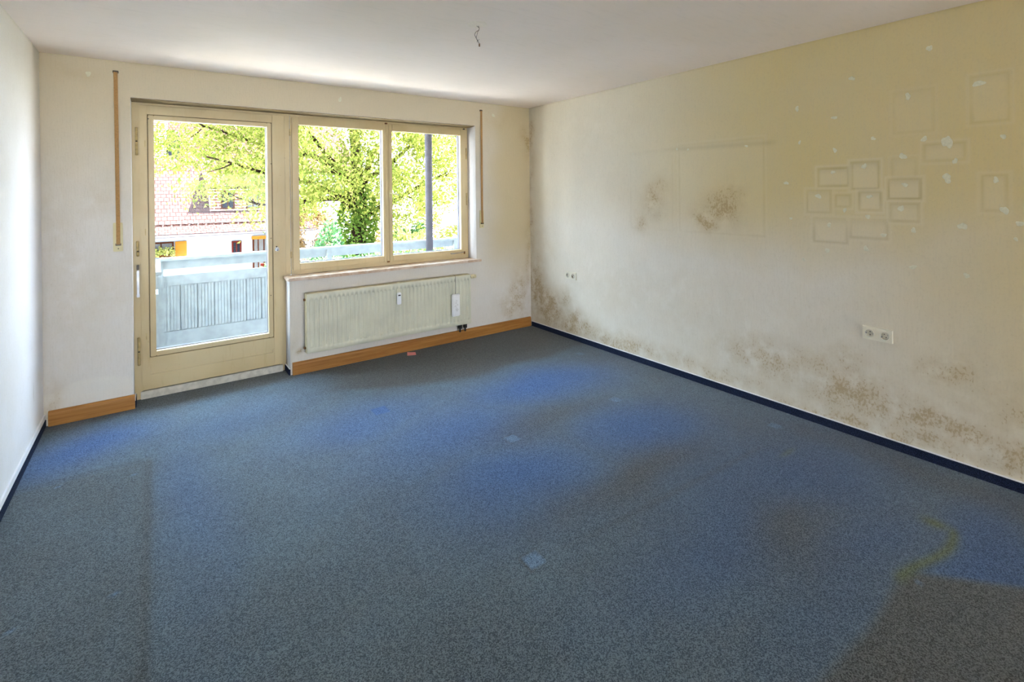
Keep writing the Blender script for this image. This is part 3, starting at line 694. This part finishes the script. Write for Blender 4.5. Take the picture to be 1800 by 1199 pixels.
# ------------------------------------------------------------------ wall sockets
def socket(y0, y1, z0, z1, label, worn):
    yc = (y0+y1)/2; zc = (z0+z1)/2
    o = empty('wall_socket', (W, yc, zc)); tag(o, label, 'socket', 'double wall sockets')
    mb = MB(); n = 32; q = (y1-y0)/4; hz = (z1-z0)/2
    for c in (yc+q, yc-q):
        ins_, out_, bk = [], [], []
        for k in range(n):
            a = 2*math.pi*(k+.5)/n; ca, sa = math.cos(a), math.sin(a); f = min(q/abs(ca), hz/abs(sa))
            # keep the rectangle's corners sharp by snapping the nearest sample onto them
            py, pz = ca*f, sa*f
            if abs(abs(py)-q) < .25*q and abs(abs(pz)-hz) < .25*hz: py, pz = math.copysign(q, py), math.copysign(hz, pz)
            ins_.append(mb.b.verts.new((W-.012, c+ca*.0250, zc+sa*.0250)))
            edge = .0025 if (abs(abs(pz)-hz) < 1e-6 or abs(c+py-y0) < 1e-6 or abs(c+py-y1) < 1e-6) else 0
            iy = -edge*(1 if py > 0 else -1) if abs(abs(c+py-yc)-2*q) < 1e-6 else 0
            iz = -edge*(1 if pz > 0 else -1) if abs(abs(pz)-hz) < 1e-6 else 0
            out_.append(mb.b.verts.new((W-.012, c+py+iy, zc+pz+iz))); bk.append(mb.b.verts.new((W, c+py, zc+pz)))
        for k in range(n):
            j = (k+1) % n
            mb.b.faces.new((ins_[k], ins_[j], out_[j], out_[k])); mb.b.faces.new((out_[k], out_[j], bk[j], bk[k]))
    mb.build('socket_plate', M_plate, o)
    for i, c in enumerate((yc+(y1-y0)*.25, yc-(y1-y0)*.25)):
        mb = MB(); n = 28
        prof = [(.0256, .009), (.0256, .0165), (.0220, .0165), (.0205, .002), (.0, .002)]
        rg = [[mb.b.verts.new((W-d, c+math.cos(2*math.pi*k/n)*r, zc+math.sin(2*math.pi*k/n)*r)) for k in range(n)] for r, d in prof[:-1]]
        for a, b_ in zip(rg[:-1], rg[1:]):
            for k in range(n): mb.b.faces.new((a[k], a[(k+1) % n], b_[(k+1) % n], b_[k]))
        mb.b.faces.new(rg[-1]); ins = mb.build('socket_insert', M_socket, o)
        MB().cyl((W-.001, c, zc), (W-.0026, c, zc), .0204, seg=28).build('socket_face', M_socket, ins)
        ang = 0 if i == 0 else .5
        for sgn in (1, -1):
            dy, dz = math.sin(ang)*.0095*sgn, math.cos(ang)*.0095*sgn
            MB().cyl((W-.0020, c+dy, zc+dz), (W-.0032, c+dy, zc+dz), .0030, seg=12).build('pin_hole', M_sockhole, ins)
            ey, ez = math.cos(ang)*.018*sgn, -math.sin(ang)*.018*sgn
            MB().box(W-.0140, W-.002, c+ey-.0025, c+ey+.0025, zc+ez-.003, zc+ez+.003, .0005).build('earth_clip', M_brass if worn else M_steel, ins)
    adopt(o)
socket(-.773, -.613, .620, .700, 'ivory double wall socket on the right wall beside the window corner', True)
socket(-3.476, -3.322, .616, .696, 'ivory double wall socket low on the right wall, nearest the viewer', False)

# ------------------------------------------------------------------ ceiling wires
cw = empty('ceiling_wires', (2.135, -2.09, H))
tag(cw, 'twisted bare lamp wires dangling from a pale plaster spot on the ceiling', 'wires')
mb = MB(); n = 26; ph = .6
rg = []
for rr, h in ((1, 0), (.9, .002), (.55, .004)):
    rg.append([mb.b.verts.new((2.13+math.cos(2*math.pi*k/n)*.058*rr*(1+.08*math.sin(3*k*.6+ph)), -2.095+math.sin(2*math.pi*k/n)*.058*rr*(1+.08*math.sin(2*k*.5)), H-h)) for k in range(n)])
for a, b_ in zip(rg[:-1], rg[1:]):
    for k in range(n): mb.b.faces.new((a[k], a[(k+1) % n], b_[(k+1) % n], b_[k]))
mb.b.faces.new(rg[-1]); mb.build('plaster_spot', M_plaster, cw)
bx, by = 2.138, -2.085
def wp(dx, dz): return (bx+dx*.81, by-dx*.59, H+dz)
mb = MB(); mb.tube([wp(.004, 0), wp(.008, -.012), wp(.010, -.022), wp(.004, -.032), wp(-.006, -.036), wp(-.014, -.046), wp(-.016, -.058), wp(-.010, -.070), wp(-.004, -.082), wp(.004, -.096), wp(.010, -.108)], .0017, seg=6); mb.build('wire', M_wire, cw)
mb = MB(); mb.tube([wp(-.008, 0), wp(.0, -.008), wp(.010, -.016), wp(.008, -.030), wp(.002, -.036), wp(-.002, -.05), wp(-.006, -.064), wp(-.008, -.075), wp(-.002, -.088), wp(-.002, -.100)], .0014, seg=6); mb.build('wire', M_wire, cw)
mb = MB(); mb.tube([wp(-.004, -.086), wp(.004, -.087), wp(.010, -.083)], .0012, seg=6); mb.build('wire', M_wire, cw)
mb = MB(); mb.box(wp(.010, 0)[0]-.0035, wp(.010, 0)[0]+.0035, wp(.010, 0)[1]-.003, wp(.010, 0)[1]+.003, H-.124, H-.106, .001); mb.build('wire_connector', M_brass, cw)
adopt(cw)

# ------------------------------------------------------------------ paper note
mb = MB()
pt = [(2.567, -.045), (2.632, -.088), (2.60, -.178), (2.522, -.150)]
gx = 6; vs = [[None]*(gx+1) for _ in range(gx+1)]
for i in range(gx+1):
    for j in range(gx+1):
        u, v = i/gx, j/gx
        x = (1-u)*(1-v)*pt[0][0]+u*(1-v)*pt[1][0]+u*v*pt[2][0]+(1-u)*v*pt[3][0]; y = (1-u)*(1-v)*pt[0][1]+u*(1-v)*pt[1][1]+u*v*pt[2][1]+(1-u)*v*pt[3][1]
        vs[i][j] = mb.b.verts.new((x, y, .002+.006*(u-.5)**2+.004*v*v))
for i in range(gx):
    for j in range(gx): mb.b.faces.new((vs[i][j], vs[i+1][j], vs[i+1][j+1], vs[i][j+1]))
r = bmesh.ops.extrude_face_region(mb.b, geom=list(mb.b.faces))
for v in [g for g in r['geom'] if isinstance(g, bmesh.types.BMVert)]: v.co.z -= .0012
tag(mb.build('paper_note', M_pink), 'small pink paper slip lying on the carpet below the radiator', 'note')

# ================================================================== outside
structure(MB().box(-.3, W+3, .36, 1.62, -.18, -.02).build('balcony_floor', M_deck))
structure(MB().box(-.3, W+3, .36, 1.62, H+.30, H+.48).build('upper_balcony', M_render))
structure(MB().box(-4, W+6, YB-.3, .36, H+.25, 6.6).build('upper_storey', M_render))
structure(MB().box(-4, -.3, YB-.3, .36, -3, H+.25).build('facade_left', M_render))
structure(MB().box(W+.3, W+6, YB-.3, .36, -3, H+.25).build('facade_right', M_render))
structure(MB().box(-.3, W+.3, YB-.3, .36, -3, -.28).build('facade_below', M_render))
structure(MB().box(-40, 50, -60, 70, -3.2, -3).build('ground', M_ground))

rl = empty('balcony_railing', (.64, 1.45, -.02))
tag(rl, 'pale blue wooden balcony railing with grooved boards outside the door', 'railing')
RYc = 1.45
mb = MB(); mb.box(.60, 7.2, RYc-.05, RYc+.07, .895, .922, .004); tr_ = mb.build('top_rail', M_rail, rl)
MB().box(.60, 7.2, RYc, RYc+.03, .808, .895, .004).build('upper_board', M_rail, rl)
mb = MB(); mb.box(.66, 7.2, RYc, RYc+.03, .640, .745, .004); mb.build('middle_board', M_rail, rl)
MB().box(.66, 7.2, RYc, RYc+.03, .04, .195, .004).build('lower_board', M_rail, rl)
k = 0; x = .665
while x < 7.1 and k < 44:
    mb = MB(); w_ = .146; mb.box(x, x+w_-.006, RYc+.010, RYc+.018, .19, .65, .001); mb.box(x-.002, x+w_+.002, RYc+.018, RYc+.026, .19, .65)
    for j in range(5): mb.box(x+.006+j*.0275, x+.0300+j*.0275, RYc+.004, RYc+.0105, .19, .65, .002)
    mb.build('infill_board', M_rail, rl); x += w_; k += 1
for x in (.645, 2.25, 3.92, 5.5, 7.1):
    MB().box(x-.028, x+.028, RYc-.045, RYc, -.02, .895, .004).build('post', M_rail, rl)
mb = MB(); mb.box(.60, .63, .37, RYc+.03, .04, .745, .003); mb.box(.59, .65, .37, RYc+.05, .895, .922, .003); mb.box(.60, .63, .37, RYc+.03, .785, .895, .003)
mb.build('side_panel', M_rail, rl)
adopt(rl)
pl_ = MB(); pl_.cyl((3.462, 1.28, -.02), (3.462, 1.28, 2.80), .046, seg=28); pl_.cyl((3.462, 1.28, -.02), (3.462, 1.28, .0), .075); pl_.cyl((3.462, 1.28, 2.02), (3.462, 1.28, 2.026), .048)
tag(pl_.build('support_pole', M_pole), 'round grey steel balcony support pole seen through the right window pane', 'pole')

# ---- foliage
def house_window(x0, x1, z0, z1, y, parent, fm, pm, bars=1):
    f = MB().frame(x0, x1, z0, z1, .06, .06, .06, .06, y-.06, y+.04, .005)
    for i in range(1, bars+1):
        xx = x0+(x1-x0)*i/(bars+1); f.box(xx-.02, xx+.02, y-.05, y+.03, z0, z1)
    f = f.build('window', fm, parent); MB().box(x0+.05, x1-.05, y-.02, y+.03, z0+.05, z1-.05).build('pane', pm, f)
def leaves(name, P, size, mat, parent, droop=.5, seed=0, wid=.42):
    r = np.random.RandomState(seed); n = len(P)
    d = r.normal(size=(n, 3)); d /= np.linalg.norm(d, axis=1)[:, None]
    d[:, 2] = d[:, 2]*(1-droop)-droop*1.2; d /= np.linalg.norm(d, axis=1)[:, None]
    s = np.cross(d, r.normal(size=(n, 3))); s /= np.linalg.norm(s, axis=1)[:, None]
    nn = np.cross(d, s)
    L = size*(.7+.6*r.rand(n))[:, None]
    tip = P+d*L; mid = P+d*L*.45+nn*L*.06
    a = mid+s*L*wid/2+nn*L*.05; b_ = mid-s*L*wid/2+nn*L*.05; t2 = tip-nn*L*.08
    V = np.stack([P, a, t2, b_, ], 1).reshape(-1, 3); i = np.arange(n)*4
    F = np.concatenate([np.stack([i, i+1, i+2], 1), np.stack([i, i+2, i+3], 1)])
    return npmesh(name, V, F, mat, parent)
def clusters(cs, per, rad_, seed, flat=.8):
    r = np.random.RandomState(seed); out = []
    for c, k in cs:
        m = int(per*k); q = r.normal(size=(m, 3))*rad_*.5; q[:, 2] *= flat; out.append(np.array(c)+q)
    return np.concatenate(out)

TX, TY = 6.1, 12.0
tree = empty('walnut_tree', (TX, TY, -3))
tag(tree, 'large walnut tree with drooping yellow green leaves filling the view outside', 'tree')
r = np.random.RandomState(11); cs = []; limbs = []
while len(cs) < 620:
    q = r.uniform(-1, 1, 3); rr = np.linalg.norm(q)
    if rr > 1 or rr < .45: continue
    c = np.array([TX-.3, TY, 4.0])+q*np.array([6.0, 3.4, 3.9])
    if c[0] < 3.4 and c[2] < 2.1-.45*(c[0]-.4)+.2*math.sin(c[0]*4): continue
    if c[0] < 2.6 and r.rand() < .45: continue
    if 3.4 < c[0] < 5.2 and c[2] < 1.0: continue
    if 5.2 <= c[0] < 7 and c[2] < .8: continue
    if q[1] > .45 and r.rand() < .6: continue
    cs.append((c, .6+.8*r.rand()))
P = clusters(cs, 120, .62, 3, .7)
leaves('foliage', P, .13, M_leaf, tree, .55, 5)
mb = MB(); mb.tube([(TX, TY, -3), (TX-.05, TY, -1), (TX+.05, TY, 1), (TX, TY, 2.2), (TX-.1, TY+.1, 4)], .30, 12, .16); mb.build('trunk', M_bark, tree)
rr_ = random.Random(8)
for k, (ex, ey, ez) in enumerate(((1.7, 10.6, 2.75), (2.4, 10.9, 1.5), (3.4, 10.2, 4.2), (8.4, 11, 3.6), (9.8, 11.4, 2.2), (4.6, 9.8, 2.3), (7.4, 10, 4.8), (1.0, 11.6, 3.9))):
    z0 = .9+.3*(k % 4); pts = []
    for i in range(8):
        u = i/7; pts.append((TX+(ex-TX)*u, TY+(ey-TY)*u, z0+(ez-z0)*(u**.8)+.18*math.sin(u*5+k)+rr_.uniform(-.04, .04)))
    b0 = MB().tube(pts, .11, 8, .02).build('branch', M_bark, tree)
    for j in (3, 4, 5, 6):
        q = pts[j]; mb = MB(); dx, dz = rr_.uniform(-.7, .1)*(1 if ex < TX else -1), rr_.uniform(-.5, .5)
        mb.tube([q, (q[0]+dx*.5, q[1]-.2, q[2]+dz*.6), (q[0]+dx, q[1]-.35, q[2]+dz)], .025, 6, .007); mb.build('twig', M_bark, b0)
r = np.random.RandomState(2); n = 5200
th_ = r.uniform(0, 6.283, n); z = r.uniform(-2.9, 1.9, n); R_ = .44+.13*np.sin(z*3+th_*2)+.06*r.rand(n)+.25*sstep(-z, -.2, 1.5)
P = np.stack([TX+R_*np.cos(th_), TY+R_*np.sin(th_), z], 1)
leaves('ivy', P, .12, M_leaf2, tree, .5, 6, .8)
adopt(tree)

def shrub(name, c, rad_, mat, label, n=2600, sz=.11, seed=1, cat='shrub', group=None, wid=.6):
    o = empty(name, (c[0], c[1], -3)); tag(o, label, cat, group)
    r = np.random.RandomState(seed); q = r.normal(size=(n, 3)); q /= np.linalg.norm(q, axis=1)[:, None]
    k = 1+.18*np.sin(q[:, 0]*5+seed)+.15*np.sin(q[:, 2]*7+seed*2)
    q = q*(.72+.28*r.rand(n))[:, None]*k[:, None]*np.array(rad_)+np.array(c)
    q = q[q[:, 2] > -2.95]
    leaves('foliage', q, sz, mat, o, .2, seed, wid)
    mb = MB()
    for i in range(5):
        a = i*1.257; mb.tube([(c[0], c[1], -3), (c[0]+.1*math.cos(a)*rad_[0], c[1]+.1*math.sin(a)*rad_[1], (c[2]-3)/2), (c[0]+.5*math.cos(a)*rad_[0], c[1]+.5*math.sin(a)*rad_[1], c[2])], .04, 6, .012)
    mb.build('stems', M_bark, o); adopt(o)
shrub('shrub', (4.35, 9.2, -1.0), (.55, .5, 1.5), M_leaf3, 'bluish green garden shrub low in the left window pane', 3800, .1, 1)
shrub('shrub', (6.0, 17.9, -.35), (.8, .4, 1.9), M_leaf4, 'brownish pink shrub left of the ivy covered trunk', 5200, .12, 3)
shrub('shrub', (6.75, 9.2, -1.0), (.75, .6, 1.45), M_leaf5, 'pale yellow green bush low left in the right window pane', 4200, .1, 4)
shrub('shrub', (7.6, 11.2, -.9), (.5, .5, 1.5), M_leaf3, 'dark green bush left of the balcony pole', 4200, .1, 5)
shrub('shrub', (10.4, 11.6, -.8), (1.4, .8, 1.7), M_leaf5, 'wide pale bush right of the balcony pole', 6500, .12, 6)
shrub('shrub', (9.9, 17.2, .2), (1.9, .9, 2.3), M_leaf4, 'tall brownish shrub far behind the balcony pole', 7000, .14, 7)
nb = empty('sky_blocker_house', (-10, 12, -3)); tag(nb, 'added unseen pale house beyond the left end of the balcony', 'house')  # out of view, added to keep skylight off the right wall
MB().box(-18, -3.2, 9, 16, -3, 4.6).build('wall', M_render, nb)  # wall, windows and roof here are parts of the added skylight blocker
for x in (-6, -9.5, -13):
    house_window(x, x+1.2, 1.2, 2.6, 9, nb, M_wood2, M_glassdark, 1)
mb = MB(); mb.poly([(-3.0, 8.5, 4.5), (-3.0, 16.5, 4.5), (-3.0, 12.5, 7.5)], (-15.4, 0, 0)); mb.build('roof', M_pole, nb); adopt(nb)
hd = empty('hedge', (7, 7.6, -3)); tag(hd, 'clipped green hedge below the balcony railing', 'hedge')
r = np.random.RandomState(9); n = 15000
P = np.stack([r.uniform(2.6, 11.5, n), 7.6+r.choice([-.4, .4], n)*r.uniform(.6, 1, n), r.uniform(-2.95, -.15, n)], 1)
P2 = np.stack([r.uniform(2.6, 11.5, 8000), 7.6+r.uniform(-.4, .4, 8000), -.12+.06*r.normal(size=8000)], 1)
leaves('foliage', np.concatenate([P, P2]), .09, M_leaf3, hd, .0, 4, .6)
MB().box(2.7, 11.4, 7.4, 7.8, -3, -.3).build('stems', M_bark, hd); adopt(hd)

# ---- houses
def roofplane(mb, pts, th=.08):
    a = [Vector(p) for p in pts]; n_ = (a[1]-a[0]).cross(a[2]-a[0]).normalized(); mb.poly(pts, n_*-th)
def roof_obj(name, o0, ux, slope_deg, w_, l_, parent, hip0=0, hip1=0, th=.1):
    """tiled slab in its own plane so the tile pattern follows the slope"""
    mb = MB(); mb.poly([(0, 0, 0), (w_, 0, 0), (w_-hip1, l_, 0), (hip0, l_, 0)], (0, 0, -th))
    # rows of overlapping tiles as small steps
    k = 0; y = 0
    while y < l_-.1:
        f0 = hip0*y/l_; f1 = hip1*y/l_
        mb.poly([(f0, y, .0), (w_-f1, y, .0), (w_-f1-.01, y+.27, .0), (f0+.01, y+.27, .0)], (0, 0, .03-.00*k)); y += .28; k += 1
    o = mb.build(name, M_tile, parent); o.location = o0; o.rotation_euler = (math.radians(slope_deg), 0, 0)
    return o
h1 = empty('farmhouse', (0, 20, -3))
tag(h1, 'low white house with tiled roof and orange shutter across the yard', 'house')
MB().box(-9, 6.3, 20, 26.5, -3, .12).build('wall', M_render, h1)
roof_obj('lower_roof', (-9.4, 19.35, .0), None, 16, 16.1, 1.15, h1)
roof_obj('roof', (-9.4, 20.3, .36), None, 34, 16.1, 5.4, h1, 2.5, 3.2)
mb = MB()
for i in range(76):
    x = -9.3+i*.21; mb.cyl((x, 20.36, .36), (x+.2, 20.36, .36), .07, .055, 8)
mb.build('edge_tiles', M_brick, h1)
MB().box(-9.4, 6.7, 19.28, 19.36, -.08, .0, .01).build('gutter', M_pole, h1)
house_window(.35, 1.2, -1.35, -.30, 20, h1, M_wood2, M_curtain, 1)
house_window(3.25, 3.62, -1.3, -.42, 20, h1, M_redframe, M_glassdark, 1)
house_window(4.05, 4.95, -1.9, -.26, 20, h1, M_wood2, M_curtain, 3)
MB().box(4.02, 4.98, 19.93, 20.0, -.40, -.24, .01).build('lintel', M_wood3, h1)
mb = MB().box(1.24, 1.63, 19.93, 19.99, -1.35, -.30, .01)
for j in range(14): mb.box(1.29, 1.58, 19.915, 19.935, -1.30+j*.07, -1.26+j*.07)
mb.build('shutter', M_wood3, h1)
dm = MB(); dm.box(2.55, 4.9, 21.0, 24, .8, 1.95); dm = dm.build('dormer', M_brick, h1)
house_window(2.95, 3.5, .95, 1.75, 21.0, h1, M_wood2, M_glassdark, 1); house_window(3.95, 4.5, .95, 1.75, 21.0, h1, M_wood2, M_curtain, 1)
roof_obj('dormer_roof', (2.4, 20.8, 1.95), None, 14, 2.65, 3.4, h1)
MB().box(-.4, .0, 24.2, 24.8, 2.0, 4.6, .02).build('chimney', M_brick, h1)
adopt(h1)
for c_ in h1.children:
    if c_.name.startswith(('roof', 'lower_roof', 'dormer_roof')): pass
h2 = empty('brick_house', (-4, 34, -3)); tag(h2, 'tall salmon brick house at the top left of the door glass', 'house')
MB().box(-12, 1.12, 32, 42, -3, 13).build('wall', M_brick, h2)
MB().box(-12.2, 1.25, 31.8, 32, 3.3, 3.75, .02).build('cornice', M_render, h2)
house_window(-3, -1.6, 4.5, 6.2, 32, h2, M_whitepaint, M_glassdark, 1); adopt(h2)
h3 = empty('tiled_roof_house', (7, 38, -3)); tag(h3, 'large pale tiled roof house behind the walnut tree crown', 'house')
MB().box(1.3, 13.5, 36, 46, -3, 3.6).build('wall', M_render, h3)
roof_obj('roof', (1.14, 35.4, 3.3), None, 42, 12.8, 11, h3, .5, .5)
house_window(1.55, 2.15, 1.7, 3.0, 36, h3, M_whitepaint, M_glassdark, 1)
for x in (4.4, 7.4, 10.2): house_window(x, x+1.0, 1.0, 2.5, 36, h3, M_wood2, M_glassdark, 1)
MB().box(1.2, 1.9, 33.4, 34.2, 3.8, 5.4, .05).build('slate_dormer', M_glassdark, h3)
adopt(h3)
fl = empty('window_flowers', (.75, 19.7, -1.2)); tag(fl, 'flowering plant box on the sill of the white house window', 'plant')
r = np.random.RandomState(3); P = np.stack([r.uniform(.35, 1.2, 900), 19.72+.1*r.normal(size=900), -.72+.1*r.normal(size=900)], 1)
leaves('foliage', P, .08, M_leaf5, fl, .2, 3, .7); MB().box(.35, 1.2, 19.62, 19.9, -.95, -.78, .01).build('flower_box', M_wood2, fl); adopt(fl)
gt = empty('garden_gate', (4.7, 17.5, -3)); tag(gt, 'reddish picket fence in front of the white house', 'fence')
mb = MB()
for i in range(16):
    MB().box(4.1+i*.16, 4.18+i*.16, 17.5, 17.53, -2.95, -1.2, .005).build('picket', M_redframe, gt)
mb.box(4.05, 6.6, 17.53, 17.57, -1.5, -1.4); mb.box(4.05, 6.6, 17.53, 17.57, -2.7, -2.6); mb.build('fence_rail', M_redframe, gt)
for x in (4.05, 6.6): MB().box(x-.05, x+.05, 17.53, 17.63, -3, -1.2).build('fence_post', M_redframe, gt)
adopt(gt)
